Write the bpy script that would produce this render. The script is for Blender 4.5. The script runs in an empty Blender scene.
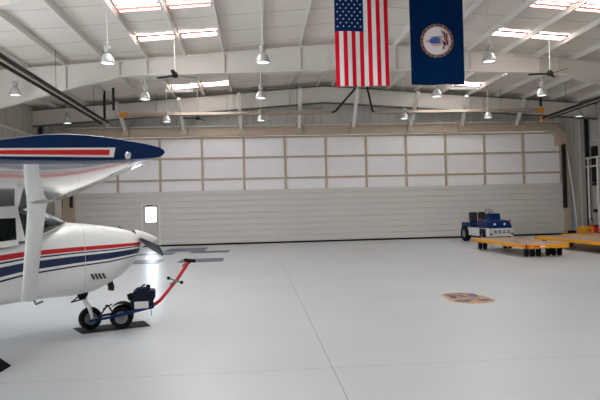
import bpy, math, random
from mathutils import Vector, Matrix
random.seed(7)
S = bpy.context.scene
C = S.collection
PI = math.pi

# ------------------------------------------------------------------ helpers
def srgb(r, g, b):
    f = lambda c: (c/255/12.92) if c/255 <= .04045 else ((c/255+.055)/1.055)**2.4
    return (f(r), f(g), f(b), 1)

def mat(name, col, rough=.5, metal=0., noise=0., nscale=3., emis=None, estr=0., coat=0., bump=0.):
    m = bpy.data.materials.new(name); m.use_nodes = True
    nt = m.node_tree; b = nt.nodes['Principled BSDF']
    b.inputs['Roughness'].default_value = rough
    b.inputs['Metallic'].default_value = metal
    b.inputs['Base Color'].default_value = col
    if coat:
        b.inputs['Coat Weight'].default_value = coat
        b.inputs['Coat Roughness'].default_value = .04
    if emis:
        b.inputs['Emission Color'].default_value = emis
        b.inputs['Emission Strength'].default_value = estr
    if noise or bump:
        tc = nt.nodes.new('ShaderNodeTexCoord')
        n = nt.nodes.new('ShaderNodeTexNoise'); n.inputs['Scale'].default_value = nscale
        n.inputs['Detail'].default_value = 5
        nt.links.new(tc.outputs['Object'], n.inputs['Vector'])
        if noise:
            mx = nt.nodes.new('ShaderNodeMix'); mx.data_type = 'RGBA'
            mx.inputs[6].default_value = tuple(c*(1-noise) for c in col[:3])+(1,)
            mx.inputs[7].default_value = tuple(min(1, c*(1+noise)) for c in col[:3])+(1,)
            nt.links.new(n.outputs['Fac'], mx.inputs[0])
            nt.links.new(mx.outputs[2], b.inputs['Base Color'])
        if bump:
            bp = nt.nodes.new('ShaderNodeBump'); bp.inputs['Strength'].default_value = bump
            bp.inputs['Distance'].default_value = .02
            nt.links.new(n.outputs['Fac'], bp.inputs['Height'])
            nt.links.new(bp.outputs['Normal'], b.inputs['Normal'])
    return m

class MB:
    def __init__(s): s.v = []; s.f = []; s.mi = []; s.smooth = []
    def add(s, vs, fs, mi=0, smooth=False):
        k = len(s.v); s.v += [tuple(v) for v in vs]
        for f in fs: s.f.append([k+i for i in f]); s.mi.append(mi); s.smooth.append(smooth)
        return s
    def box(s, c, d, rot=None, mi=0):
        vs = []
        for x in (-.5, .5):
            for y in (-.5, .5):
                for z in (-.5, .5):
                    v = Vector((x*d[0], y*d[1], z*d[2]))
                    if rot is not None: v = rot @ v
                    vs.append(v+Vector(c))
        return s.add(vs, [(0,1,3,2),(4,6,7,5),(0,4,5,1),(2,3,7,6),(0,2,6,4),(1,5,7,3)], mi)
    def bb(s, a, b, mi=0):
        return s.box([(a[i]+b[i])/2 for i in range(3)], [abs(b[i]-a[i]) for i in range(3)], None, mi)
    def bar(s, p0, p1, w, h, mi=0, up=(0,0,1)):
        p0 = Vector(p0); p1 = Vector(p1); d = p1-p0; L = d.length; d.normalize()
        u = Vector(up)
        if abs(d.dot(u)) > .98: u = Vector((1,0,0))
        x = d.cross(u).normalized(); z = x.cross(d)
        R = Matrix((x, d, z)).transposed()
        return s.box((p0+p1)/2, (w, L, h), R, mi)
    def tube(s, pts, r, n=10, mi=0, cap=True):
        pts = [Vector(p) for p in pts]; rings = []
        rr = r if isinstance(r, (list, tuple)) else [r]*len(pts)
        ref = None
        for i, p in enumerate(pts):
            a = pts[max(i-1, 0)]; b = pts[min(i+1, len(pts)-1)]
            d = (b-a).normalized()
            if ref is None: ref = Vector((0,0,1)) if abs(d.z) < .9 else Vector((1,0,0))
            x = d.cross(ref).normalized(); y = x.cross(d).normalized(); ref = y
            rings.append([p+x*math.cos(2*PI*k/n)*rr[i]+y*math.sin(2*PI*k/n)*rr[i] for k in range(n)])
        vs = [v for g in rings for v in g]
        fs = [(i*n+k, i*n+(k+1)%n, (i+1)*n+(k+1)%n, (i+1)*n+k) for i in range(len(pts)-1) for k in range(n)]
        s.add(vs, fs, mi, True)
        if cap:
            s.add(rings[0], [tuple(range(n))], mi); s.add(rings[-1], [tuple(range(n))], mi)
        return s
    def lathe(s, prof, c=(0,0,0), axis=(0,0,1), n=20, mi=0, smooth=True):
        ax = Vector(axis).normalized(); t = Vector((1,0,0)) if abs(ax.x) < .9 else Vector((0,1,0))
        x = ax.cross(t).normalized(); y = ax.cross(x); c = Vector(c); vs = []
        for r, z in prof:
            vs += [c+ax*z+(x*math.cos(2*PI*k/n)+y*math.sin(2*PI*k/n))*r for k in range(n)]
        fs = [(i*n+k, i*n+(k+1)%n, (i+1)*n+(k+1)%n, (i+1)*n+k) for i in range(len(prof)-1) for k in range(n)]
        return s.add(vs, fs, mi, smooth)
    def loft(s, rings, mi=0, smooth=True, cap=True):
        n = len(rings[0])
        fs = [(i*n+k, i*n+(k+1)%n, (i+1)*n+(k+1)%n, (i+1)*n+k) for i in range(len(rings)-1) for k in range(n)]
        s.add([v for g in rings for v in g], fs, mi, smooth)
        if cap:
            s.add(rings[0], [tuple(range(n))], mi); s.add(rings[-1], [tuple(range(n))], mi)
        return s
    def prism(s, poly, e0, e1, f, mi=0):
        # poly of 2D points, f(u,v,e)->3D
        n = len(poly)
        vs = [f(u, v, e0) for u, v in poly]+[f(u, v, e1) for u, v in poly]
        fs = [tuple(range(n)), tuple(range(2*n-1, n-1, -1))]+[(i, (i+1) % n, n+(i+1) % n, n+i) for i in range(n)]
        return s.add(vs, fs, mi)
    def grid(s, rows, mi=0, smooth=True):
        n = len(rows[0])
        return s.add([v for r in rows for v in r],
            [(i*n+k, i*n+k+1, (i+1)*n+k+1, (i+1)*n+k) for i in range(len(rows)-1) for k in range(n-1)], mi, smooth)
    def build(s, name, m, parent=None, bevel=0., loc=None, fixn=True):
        me = bpy.data.meshes.new(name); me.from_pydata(s.v, [], s.f)
        for i, p in enumerate(me.polygons):
            p.material_index = s.mi[i]; p.use_smooth = s.smooth[i]
        for x in (m if isinstance(m, list) else [m]): me.materials.append(x)
        import bmesh
        if fixn:
            b = bmesh.new(); b.from_mesh(me)
            bmesh.ops.recalc_face_normals(b, faces=b.faces); b.to_mesh(me); b.free()
        o = bpy.data.objects.new(name, me); C.objects.link(o)
        if parent: o.parent = parent
        if loc: o.location = loc
        if bevel:
            md = o.modifiers.new('bevel', 'BEVEL'); md.width = bevel; md.segments = 2; md.limit_method = 'ANGLE'
        return o

def tag(o, label=None, cat=None, group=None, kind=None):
    if label: o['label'] = label
    if cat: o['category'] = cat
    if group: o['group'] = group
    if kind: o['kind'] = kind
    return o
def thing(name, label, cat, loc=(0,0,0), rz=0., group=None, kind=None):
    o = bpy.data.objects.new(name, None); C.objects.link(o)
    o.location = loc; o.rotation_euler = (0, 0, rz); o.empty_display_size = .1
    return tag(o, label, cat, group, kind)
def kids(o): return [c for c in list(bpy.data.objects) if c.parent == o]
def dup(root, loc, rz=None, label=None):
    def cp(o, par):
        c = o.copy(); C.objects.link(c)
        if par: c.parent = par
        for ch in kids(o): cp(ch, c)
        return c
    r = cp(root, None); r.location = loc
    if rz is not None: r.rotation_euler = (0, 0, rz)
    if label: r['label'] = label
    return r

# ------------------------------------------------------------------ camera (solved from the door grid)
f_px, yaw, pitch, roll, camh = 565., .0763, .017, -.0253, 1.6754
cy, sy, cp_, sp = math.cos(yaw), math.sin(yaw), math.cos(pitch), math.sin(pitch)
fwd = Vector((sy*cp_, cy*cp_, sp)); r0 = Vector((cy, -sy, 0)); u0 = r0.cross(fwd)
rt = math.cos(roll)*r0+math.sin(roll)*u0; up = -math.sin(roll)*r0+math.cos(roll)*u0
cd = bpy.data.cameras.new('camera'); co = bpy.data.objects.new('camera', cd); C.objects.link(co)
M = Matrix((rt, up, -fwd)).transposed().to_4x4(); M.translation = Vector((0, 0, camh))
co.matrix_world = M; cd.sensor_width = 36; cd.lens = f_px/600*36; cd.clip_end = 500
S.camera = co

# ------------------------------------------------------------------ materials
M_ceil = mat('white_insulation', srgb(230,221,209), .7, noise=.05, nscale=1.5, bump=.25)
M_steel = mat('white_painted_steel', srgb(226,221,213), .45)
M_wallp = mat('cream_liner_panel', srgb(205,199,190), .5, noise=.04)
M_side = mat('white_siding', srgb(208,202,195), .38, noise=.03, nscale=.7)
M_gird = mat('girder_paint', srgb(220,213,203), .5)
M_tan = mat('tan_steel', srgb(184,166,144), .5, noise=.06)
M_ins = mat('door_insulation_facing', srgb(242,237,236), .3, noise=.04, nscale=2.5, bump=.5)
M_gray2 = mat('pale_grey_housing', srgb(176,174,170), .45)
M_bell = mat('spun_aluminium_bell', srgb(214,212,208), .35, .55)
M_dark = mat('dark_steel', srgb(40,38,37), .6)
M_black = mat('black_rubber', srgb(14,14,15), .9)
M_alu = mat('brushed_aluminium', srgb(205,200,195), .25, 1.)
M_heat = mat('aluminised_tube', srgb(176,160,144), .45, .2)
M_sky = mat('skylight_panel', srgb(235,240,250), .5, emis=(.93,.97,1,1), estr=15.)
M_pink = mat('pink_insulation_edge', srgb(214,150,140), .7)
M_lampglow = mat('lamp_lens', srgb(225,232,245), .2, emis=(.85,.92,1,1), estr=2.2)
M_glow = mat('daylit_pane', srgb(240,245,255), .3, emis=(.85,.93,1,1), estr=20.)
M_yel = mat('yellow_paint', srgb(226,152,0), .4, noise=.08, nscale=4)
M_orange = mat('orange_burner_paint', srgb(226,150,30), .45)
M_red = mat('red_paint', srgb(200,16,30), .45)
M_wht = mat('gloss_white_paint', srgb(226,224,219), .3, coat=.2)
M_wing = mat('polished_white_wing', srgb(226,225,224), .09, coat=1., bump=.05, nscale=5)
M_navy = mat('gloss_navy_paint', srgb(0,36,80), .3)
M_blue = mat('tug_blue_paint', srgb(0,36,86), .35, noise=.06)
M_gray = mat('grey_paint', srgb(120,122,124), .4)
M_prop = mat('grey_propeller_paint', srgb(60,65,68), .45)
M_inter = mat('dark_interior', srgb(62,64,66), .8)
M_chrome = mat('chrome', srgb(200,200,205), .12, 1.)
M_mat = mat('blue_floor_mat', srgb(56,66,104), .35, noise=.08)
M_plate = mat('black_rubber_sheet', srgb(26,26,28), .7, noise=.1)

for q, k in ((M_blue, .2), (M_navy, .22), (M_prop, .25)): q.node_tree.nodes['Principled BSDF'].inputs['Specular IOR Level'].default_value = k
for q in (M_black, M_plate, M_dark): q.node_tree.nodes['Principled BSDF'].inputs['Specular IOR Level'].default_value = .2
def floor_mat():
    m = bpy.data.materials.new('epoxy_floor'); m.use_nodes = True; nt = m.node_tree; N = nt.nodes; L = nt.links
    b = N['Principled BSDF']; tc = N.new('ShaderNodeTexCoord')
    n = N.new('ShaderNodeTexNoise'); n.inputs['Scale'].default_value = .35; n.inputs['Detail'].default_value = 6
    L.new(tc.outputs['Object'], n.inputs['Vector'])
    rp = N.new('ShaderNodeValToRGB')
    rp.color_ramp.elements[0].position = .3; rp.color_ramp.elements[0].color = srgb(187,188,189)
    rp.color_ramp.elements[1].position = .7; rp.color_ramp.elements[1].color = srgb(196,197,198)
    L.new(n.outputs['Fac'], rp.inputs[0])
    sx = N.new('ShaderNodeSeparateXYZ'); L.new(tc.outputs['Object'], sx.inputs[0])
    def seam(out, at, per, w):
        a = N.new('ShaderNodeMath'); a.operation = 'SUBTRACT'; L.new(out, a.inputs[0]); a.inputs[1].default_value = at-per/2+100*per*0
        md = N.new('ShaderNodeMath'); md.operation = 'FLOORED_MODULO'; L.new(a.outputs[0], md.inputs[0]); md.inputs[1].default_value = per
        c = N.new('ShaderNodeMath'); c.operation = 'COMPARE'; L.new(md.outputs[0], c.inputs[0]); c.inputs[1].default_value = per/2; c.inputs[2].default_value = w
        return c.outputs[0]
    s1 = seam(sx.outputs[0], .7546, 60, .006); s2 = seam(sx.outputs[1], 5.95, 60, .005)
    mx = N.new('ShaderNodeMath'); mx.operation = 'MAXIMUM'; L.new(s1, mx.inputs[0]); L.new(s2, mx.inputs[1])
    sc = N.new('ShaderNodeMath'); sc.operation = 'MULTIPLY'; L.new(mx.outputs[0], sc.inputs[0]); sc.inputs[1].default_value = .6
    mc = N.new('ShaderNodeMix'); mc.data_type = 'RGBA'; L.new(sc.outputs[0], mc.inputs[0]); L.new(rp.outputs[0], mc.inputs[6]); mc.inputs[7].default_value = srgb(90,88,86)
    L.new(mc.outputs[2], b.inputs['Base Color'])
    n2 = N.new('ShaderNodeTexNoise'); n2.inputs['Scale'].default_value = 1.2; n2.inputs['Detail'].default_value = 4; L.new(tc.outputs['Object'], n2.inputs['Vector'])
    mr = N.new('ShaderNodeMapRange'); mr.inputs[3].default_value = .26; mr.inputs[4].default_value = .36; L.new(n2.outputs['Fac'], mr.inputs[0])
    L.new(mr.outputs[0], b.inputs['Roughness'])
    return m
M_floor = floor_mat()

def glass_mat(name, tint, op):
    m = bpy.data.materials.new(name); m.use_nodes = True; nt = m.node_tree; N = nt.nodes
    N.remove(N['Principled BSDF']); out = [n for n in N if n.type == 'OUTPUT_MATERIAL'][0]
    t = N.new('ShaderNodeBsdfTransparent'); t.inputs[0].default_value = tint
    g = N.new('ShaderNodeBsdfGlossy'); g.inputs['Roughness'].default_value = .02; g.inputs[0].default_value = (1,1,1,1)
    mx = N.new('ShaderNodeMixShader'); lw = N.new('ShaderNodeFresnel'); lw.inputs[0].default_value = op
    nt.links.new(lw.outputs[0], mx.inputs[0]); nt.links.new(t.outputs[0], mx.inputs[1]); nt.links.new(g.outputs[0], mx.inputs[2])
    nt.links.new(mx.outputs[0], out.inputs[0]); return m
M_glass = glass_mat('tinted_glass', (.26,.28,.3,1), 1.28)

# ------------------------------------------------------------------ setting
XL, XR, YB, YF, XC = -10.75, 17.8, 29.0, -4.0, 3.53
def zr(x): return 7.86-.075*abs(x-XC)          # top of girders
def zc(x): return zr(x)+.2                      # ceiling
tag(MB().bb((XL-.3, YF-8, -.2), (XR+.3, YB+.3, 0)).build('floor', M_floor), 'pale grey glossy epoxy hangar floor with dark joint lines', 'floor', kind='structure')

def ceil_material():
    m = M_ceil; nt = m.node_tree; N = nt.nodes; L = nt.links; b = N['Principled BSDF']
    tc = N.new('ShaderNodeTexCoord'); sx = N.new('ShaderNodeSeparateXYZ'); L.new(tc.outputs['Object'], sx.inputs[0])
    md = N.new('ShaderNodeMath'); md.operation = 'FLOORED_MODULO'; L.new(sx.outputs[1], md.inputs[0]); md.inputs[1].default_value = 1.52
    c = N.new('ShaderNodeMath'); c.operation = 'COMPARE'; L.new(md.outputs[0], c.inputs[0]); c.inputs[1].default_value = .7; c.inputs[2].default_value = .025
    mu = N.new('ShaderNodeMath'); mu.operation = 'MULTIPLY'; L.new(c.outputs[0], mu.inputs[0]); mu.inputs[1].default_value = .45
    prev = b.inputs['Base Color'].links[0].from_socket
    mx = N.new('ShaderNodeMix'); mx.data_type = 'RGBA'; L.new(mu.outputs[0], mx.inputs[0]); L.new(prev, mx.inputs[6]); mx.inputs[7].default_value = srgb(120,116,112)
    L.new(mx.outputs[2], b.inputs['Base Color'])
ceil_material()
PD = [.35, 1.79, 3.2, 4.6, 6.0, 7.4, 8.85, 10.3, 11.7, 13.1]
PX = sorted([XC-d for d in PD]+[XC+d for d in PD])
mb = MB(); xs = [XL-.3]+PX[1:-1]+[XR+.3]
xs = []
for a, b in zip([XL-.3]+PX, PX+[XR+.3]):
    xs += [a, a*.75+b*.25, (a+b)/2, a*.25+b*.75]
xs += [XR+.3]
rows = []
ny = 60
for j in range(ny+1):
    y = YF+(YB+.3-YF)*j/ny
    row = []
    for i, x in enumerate(xs):
        sag = .05*(1-abs(((i % 4)-2)/2)) if i % 4 else 0
        row.append((x, y, zc(x)-sag*(.6+.4*math.cos(2*PI*y/1.52))))
    rows.append(row)
mb.grid(rows); mb.grid([[(x, y, zc(x)+.3) for x in xs] for y in (YF, YB+.3)])
tag(mb.build('ceiling', M_ceil, fixn=False), 'white insulated hangar roof lining between purlins', 'ceiling', kind='structure')

def corrugated(name, axis, pos, a0, a1, z0, z1, ztop, m, label, pitch=.3, depth=.035, thick=.12, sgn=1):
    # ribs run vertically; ztop(a) gives the top
    mb = MB(); prof = []; a = a0
    while a < a1-1e-6:
        for da, dd in ((0, 0), (pitch*.7, 0), (pitch*.78, depth), (pitch*.92, depth)):
            if a+da < a1: prof.append((a+da, dd))
        a += pitch
    prof.append((a1, 0))
    def P(a, d, z): return (pos+sgn*d, a, z) if axis == 'x' else (a, pos+sgn*d, z)
    mb.grid([[P(a, d, z0) for a, d in prof], [P(a, d, ztop(a) if z1 is None else z1) for a, d in prof]], smooth=False)
    mb.grid([[P(a, -thick, z0) for a in (a0, a1)], [P(a, -thick, ztop(a) if z1 is None else z1) for a in (a0, a1)]], smooth=False)
    return tag(mb.build(name, m, fixn=False), label, 'wall', kind='structure')
M_wl = mat('wall_liner_white', srgb(196,190,182), .5, noise=.04)
# left wall: an open bay door well out of frame
LW = XL
def wl(name, a0, a1, z0, z1, lab):
    return corrugated(name, 'x', LW, a0, a1, z0, z1, lambda a: zc(LW)+.1, M_wl, lab, sgn=1)
wl('wall_left', 17.0, YB+.2, 0, None, 'white ribbed metal wall on the left side')
corrugated('wall_left_lintel', 'x', LW, -2.5, 17.0, 5.0, None, lambda a: zc(LW)+.1, M_wl, 'ribbed wall strip above the open left bay')
wl('wall_left_front', YF, -2.5, 0, None, 'white ribbed wall beside the open left bay')
corrugated('wall_right', 'x', XR, YF, YB+.2, 0, None, lambda a: zc(XR)+.1, M_wl, 'white ribbed metal wall on the right side', sgn=-1)
# back wall: sides and the band above the door
def backpiece(name, x0, x1, z0, lab):
    return corrugated(name, 'y', YB+.1, x0, x1, z0, None, lambda a: zc(a)+.05, M_wallp, lab, pitch=.43, depth=.025, sgn=-1)
backpiece('wall_back_left', XL-.1, -9.02, 0, 'cream lined end wall left of the hangar door')
backpiece('wall_back_right', 16.2, XR+.1, 0, 'cream lined end wall right of the hangar door')
mb = backpiece('wall_back', -9.02, XC, 5.45, 'cream lined panels above the left half of the door')
backpiece('wall_back_upper', XC, 16.2, 5.45, 'cream lined panels above the right half of the door')
# front wall behind the photographer
corrugated('wall_front', 'y', YF, XL-.1, XR+.1, 0, None, lambda a: zc(a)+.05, M_wl, 'closed white ribbed wall behind the viewer')

# ---- roof girders and purlins
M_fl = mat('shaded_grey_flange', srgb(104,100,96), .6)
def girder(y, lab, zb_mid, kinkL, kinkR, zeave, straight=False):
    t = thing('roof_girder', lab, 'girder', (XC, y, 0), kind='structure', group='roof girders')
    def X(x): return x-XC
    top = [(XL+.05, zr(XL)), (XC, zr(XC)), (XR-.05, zr(XR))]
    zk = lambda x: zb_mid-.0*abs(x)
    bot = [(XL+.05, zeave), (kinkL, zb_mid-(.6 if straight else .2)), (XC, zb_mid), (kinkR, zb_mid-(.6 if straight else .2)), (XR-.05, zeave)]
    m = MB()
    poly = [(X(x), z) for x, z in top]+[(X(x), z) for x, z in bot[::-1]]
    # web as quads
    allx = sorted(set([x for x, _ in top+bot]))
    def interp(L, x):
        for (a, za), (b, zb) in zip(L, L[1:]):
            if a <= x <= b: return za+(zb-za)*(x-a)/(b-a)
    for e in (-.008, .008):
        m.grid([[(X(x), e, interp(bot, x)) for x in allx], [(X(x), e, interp(top, x)) for x in allx]], smooth=False)
    m.build('web', M_gird, t)
    fl = MB()
    for L, s in ((top, -1), (bot, 1)):
        for (a, za), (b, zb) in zip(L, L[1:]): fl.bar((X(a), 0, za+s*.008), (X(b), 0, zb+s*.008), .22, .05 if straight else .022)
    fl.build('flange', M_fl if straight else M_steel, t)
    for x in (-6.75, -4.85, -3.87, -1.07, 1.74, 5.32, 8.13, 10.93, 11.67, 13.83):
        MB().box((X(x), 0, (interp(top, x)+interp(bot, x))/2), (.012, .2, interp(top, x)-interp(bot, x)-.03)).build('stiffener', M_gird, t)
    for s, xw in ((1, XL), (-1, XR)) if not straight else ():
        cm = MB()
        wt, wb = (.3, .3) if straight else (.8, .35)
        cm.prism([(0, 0), (s*wb, 0), (s*wt, zeave), (0, zeave+.6)], -.008, .008, lambda u, v, e: (X(xw+s*.05)+u, e, v))
        cm.bar((X(xw+s*(.05+wb)), 0, 0), (X(xw+s*(.05+wt)), 0, zeave), .22, .016, up=(1,0,0))
        cm.bar((X(xw+s*.05), 0, 0), (X(xw+s*.05), 0, zeave+.6), .22, .016, up=(1,0,0))
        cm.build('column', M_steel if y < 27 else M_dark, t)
    return t
girder(20.9, 'white tapered roof girder crossing the picture behind the flags', 6.88, -4.85, 11.67, 5.15)
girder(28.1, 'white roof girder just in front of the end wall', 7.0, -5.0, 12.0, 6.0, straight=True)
girder(13.3, 'white roof girder whose lower corner shows at the top left', 6.88, -4.85, 11.67, 5.15)
girder(5.7, 'white roof girder overhead above the aeroplane wing', 6.88, -4.85, 11.67, 5.15)
ordn = ['first','second','third','fourth','fifth','sixth','seventh','eighth','ninth','tenth']
for s, side in ((-1, 'left'), (1, 'right')):
    for k, d in enumerate(PD):
        x = XC+s*d
        m = MB(); z0 = zr(x)
        m.box((0, 0, .1), (.014, YB-YF, .2)); m.box((.035*s, 0, .008), (.07, YB-YF, .014)); m.box((-.035*s, 0, .19), (.07, YB-YF, .014))
        o = m.build('roof_purlin', M_steel, loc=(x, (YB+YF)/2, z0))
        tag(o, 'white roof purlin running to the end wall, %s %s of the ridge' % (ordn[k], side), 'purlin', 'roof purlins', 'structure')
# skylights
sk_first = None
rowsY = [(26.1, 26.55, 'far row near the end wall'), (22.3, 23.6, 'row behind the girder'), (18.62, 19.08, 'row in front of the girder'), (16.1, 16.32, 'slim row near picture top'), (15.2, 15.75, 'row cut by picture top'),  # hidden row behind the girder is lengthened for more light
         (11.2, 12.2, 'unseen row overhead'), (7.6, 8.8, 'unseen row above the wing'), (3.2, 4.4, 'unseen row above the viewer'), (-.6, .6, 'added unseen row behind the viewer')]  # unseen rows sized to light the room; the last is added
for (y0, y1, rl) in rowsY:
    for s, side in ((-1, 'left'), (1, 'right')):
        for k, (d0, d1) in enumerate(((4.6, 6.0), (6.0, 7.4))):
            xa, xb = XC+s*(d0+.09), XC+s*(d1-.09); xm = (xa+xb)/2
            sl = -.075*s*(xb-xa if xb > xa else xb-xa)
            t = thing('skylight', 'bright roof skylight, %s, %s one on the %s slope' % (rl, ('inner', 'outer')[k], side), 'skylight', (xm, (y0+y1)/2, zc(xm)-.075), group='roof skylights')
            w = abs(xb-xa); h = y1-y0
            ty = -math.atan(.075)*(-1 if s > 0 else 1)
            R = Matrix.Rotation(math.atan(.075)*s, 3, 'Y')
            MB().box((0, 0, .0), (w-.06, h-.06, .02), R).build('pane', M_sky, t)
            fr = MB()
            for e in (-1, 1):
                fr.box(R @ Vector((0, e*(h/2-.015), -.01)), (w, .05, .06), R)
                fr.box(R @ Vector((e*(w/2-.015), 0, -.01)), (.05, h-.08, .06), R)
            fr.build('frame', M_pink, t)

# ---- hangar door
door = thing('door_1', 'huge white hangar door with panelled top and ribbed lower half', 'hangar door', (XC, YB-.05, 0), kind='structure')
DX0, DX1 = -9.02-XC, 16.22-XC
bx = [-9.0238+2.1035*(i+1)-XC for i in range(11)]
ZT, Z1, Z2, ZM = 5.49, 4.396, 3.315, 2.742
fr = MB()
for x in [DX0+.05]+bx+[DX1-.05]: fr.bb((x-.055, -.1, ZM-.1), (x+.055, .02, ZT))
for z in (ZT-.06, Z1, Z2): fr.bb((DX0, -.085, z-.05), (DX1, .02, z+.05))
fr.build('grid_frame', M_tan, door)
ex = [DX0]+bx+[DX1]
random.seed(3)
for (z0, z1) in ((Z1+.05, ZT-.1), (Z2+.05, Z1-.05), (ZM-.05, Z2-.05)):
    for a, b in zip(ex, ex[1:]):
        rows = []; pz = random.random()*6
        for j in range(7):
            row = []
            for i in range(9):
                u, v = i/8, j/6
                pf = (math.sin(PI*u)*math.sin(PI*v))**.5
                row.append((a+.05+(b-a-.1)*u, -.02-.03*pf+.006*math.sin(9*u+pz)*math.sin(PI*v), z0+(z1-z0)*v))
            rows.append(row)
        MB().grid(rows).build('insulation_panel', M_ins, door, fixn=False)
# ribbed lower siding, in two lengths either side of the man door
def siding(x0, x1, z0, z1):
    prof = []
    P = .305; k = 0; z = 0.08
    while z < ZM-.01:
        for dz, d in ((0, -.075), (.07*P, -.118), (.5*P, -.122), (.9*P, -.118), (.97*P, -.075)):
            if z+dz < ZM: prof.append((z+dz, d))
        z += P
    prof.append((ZM, -.10))
    prof = [(z0, -.11)]+[p for p in prof if z0 < p[0] < z1]+[(z1, -.11)]
    m = MB(); m.grid([[(x0, d, z) for z, d in prof], [(x1, d, z) for z, d in prof]], smooth=False)
    m.bb((x0, -.09, z0), (x1, .05, z1)); return m
HX0, HX1, HZ = -5.76-XC, -4.88-XC, 2.15
siding(DX0, HX0, .06, ZM).build('ribbed_siding', M_side, door, fixn=False)
siding(HX1, DX1, .06, ZM).build('ribbed_siding', M_side, door, fixn=False)
siding(HX0, HX1, HZ, ZM).build('ribbed_siding', M_side, door, fixn=False)
MB().bb((DX0, -.12, .0), (DX1, .04, .075)).build('bottom_seal', M_black, door)
# man door set in the big door
md = thing('door_2', 'tan personnel door with a bright window set in the hangar door', 'door', (-5.32, YB-.1, 0), kind='structure')
M_manf = mat('pale_door_paint', srgb(196,186,178), .45)
m = MB(); m.bb((-.40, -.05, .08), (.40, .0, 1.2)); m.bb((-.40, -.05, 2.02), (.40, 0, 2.1)); m.bb((-.40, -.05, 1.2), (-.28, 0, 2.02)); m.bb((.31, -.05, 1.2), (.40, 0, 2.02))
m.build('leaf', M_manf, md)
m = MB(); m.bb((-.47, -.1, .06), (-.40, .02, 2.17)); m.bb((.40, -.1, .06), (.47, .02, 2.17)); m.bb((-.40, -.1, 2.1), (.40, .02, 2.17))
m.build('frame', M_steel, md)
MB().bb((-.235, -.03, 1.255), (.265, -.02, 1.975)).build('window_pane', M_glow, md)
m = MB(); m.bb((-.28, -.06, 1.2), (.31, -.01, 1.255)); m.bb((-.28, -.06, 1.975), (.31, -.01, 2.02)); m.bb((-.28, -.06, 1.255), (-.235, -.01, 1.975)); m.bb((.265, -.06, 1.255), (.31, -.01, 1.975))
m.build('window_frame', M_gray2, md)
MB().tube([(.35, -.09, 1.02), (.25, -.09, 1.02)], .013).tube([(.35, -.05, 1.02), (.35, -.09, 1.02)], .013).build('handle', M_alu, md)
MB().bb((-.2, -.1, 2.03), (.12, -.05, 2.09)).build('door_closer', M_dark, md)
# header beam with rounded right end
m = MB(); poly = [(-9.6, 5.5), (-9.6, 5.9), (15.5, 5.9)]
for k in range(1, 7): a = PI/2*(1-k/6); poly.append((15.5+.7*math.cos(a), 5.2+.7*math.sin(a)))
poly += [(16.2, 4.75), (15.85, 4.75), (15.85, 5.1)]
for k in range(0, 5): a = PI/2*k/4; poly.append((15.45+.4*math.cos(a), 5.1+.4*math.sin(a)))
m.prism(poly, YB-.42, YB+.08, lambda u, v, e: (u, e, v))
tag(m.build('trim_1', M_tan, fixn=True), 'long tan header housing above the hangar door', 'header', kind='structure')
tag(MB().tube([(-9.2, YB-.5, 5.97), (15.9, YB-.5, 5.97)], .035).build('header_pipe', M_steel), 'thin white pipe running along the top of the header', 'pipe', kind='structure')
# jambs and rails beside the door
for x0, x1, lab, m_ in ((-9.55, -9.03, 'tan door jamb at the left end of the hangar door', M_tan), (16.22, 16.5, 'tan door jamb at the right end of the hangar door', M_tan)):
    tag(MB().bb((x0, YB-.3, 0), (x1, YB+.25, 5.45)).build('trim_2', m_), lab, 'jamb', kind='structure')
tag(MB().bb((-9.95, YB-.25, 0), (-9.62, YB, 4.6)).build('wall_post', M_steel), 'white steel post at the left end of the back wall', 'post', kind='structure')
tag(MB().bb((-9.19, YB-.42, 2.05), (-9.06, YB-.3, 4.6)).build('door_track', M_dark), 'short dark door track at the left jamb', 'track')
tag(MB().bb((16.12, YB-.42, 1.42), (16.3, YB-.3, 4.8)).build('door_track', M_dark), 'dark door track hanging at the right jamb', 'track')
M_pale = mat('pale_blue_panel', srgb(178,186,200), .4)
tag(MB().bb((16.52, YB-.06, .1), (16.86, YB+.04, 2.65)).build('wall_panel', M_pale, bevel=.01), 'narrow pale blue panel standing right of the right jamb', 'panel')
tag(MB().tube([(16.25, YB-.3, 5.5), (16.45, YB-.3, 4.2), (16.7, YB-.3, 2.2), (16.9, YB-.3, .02)], .035).build('slanted_conduit', M_steel), 'pale slanted conduit leaning down the right end wall', 'conduit')
# inclined struts from the end girder to the header
bots = [(-6.4, 5.78), (-3.55, 5.78), (-.71, 5.78), (2.23, 5.78), (5.0, 5.78), (7.98, 5.78), (10.68, 5.78), (13.58, 5.78)]
for k, (x, z) in enumerate(bots):
    x2 = x-.02 if x < 8 else x-.3
    t = thing('header_strut', 'white inclined strut above the door header, %s from the left' % ordn[k], 'strut', (x, YB-.5, 0), group='struts above the door header', kind='structure')
    MB().bar((0, 0, z), (x2-x+.0, -1.6, zr(x)-.28), .15, .15).build('post', M_steel, t)
    MB().bb((-.16, -.12, 5.55), (.16, .05, 6.05)).build('bracket', M_tan, t)

tag(MB().bb((XR-.22, YB-.18, 0), (XR-.08, YB-.04, 6.7)).build('corner_post', M_dark), 'steel post in the right rear corner, dark colour standing for shadow', 'post', kind='structure')  # corner posts stand in shadow; that shade is put into their dark material
tag(MB().bb((XL+.06, YB-.18, 0), (XL+.2, YB-.04, 6.7)).build('corner_post', M_dark), 'steel post in the left rear corner, dark colour standing for shadow', 'post', kind='structure')
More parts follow.
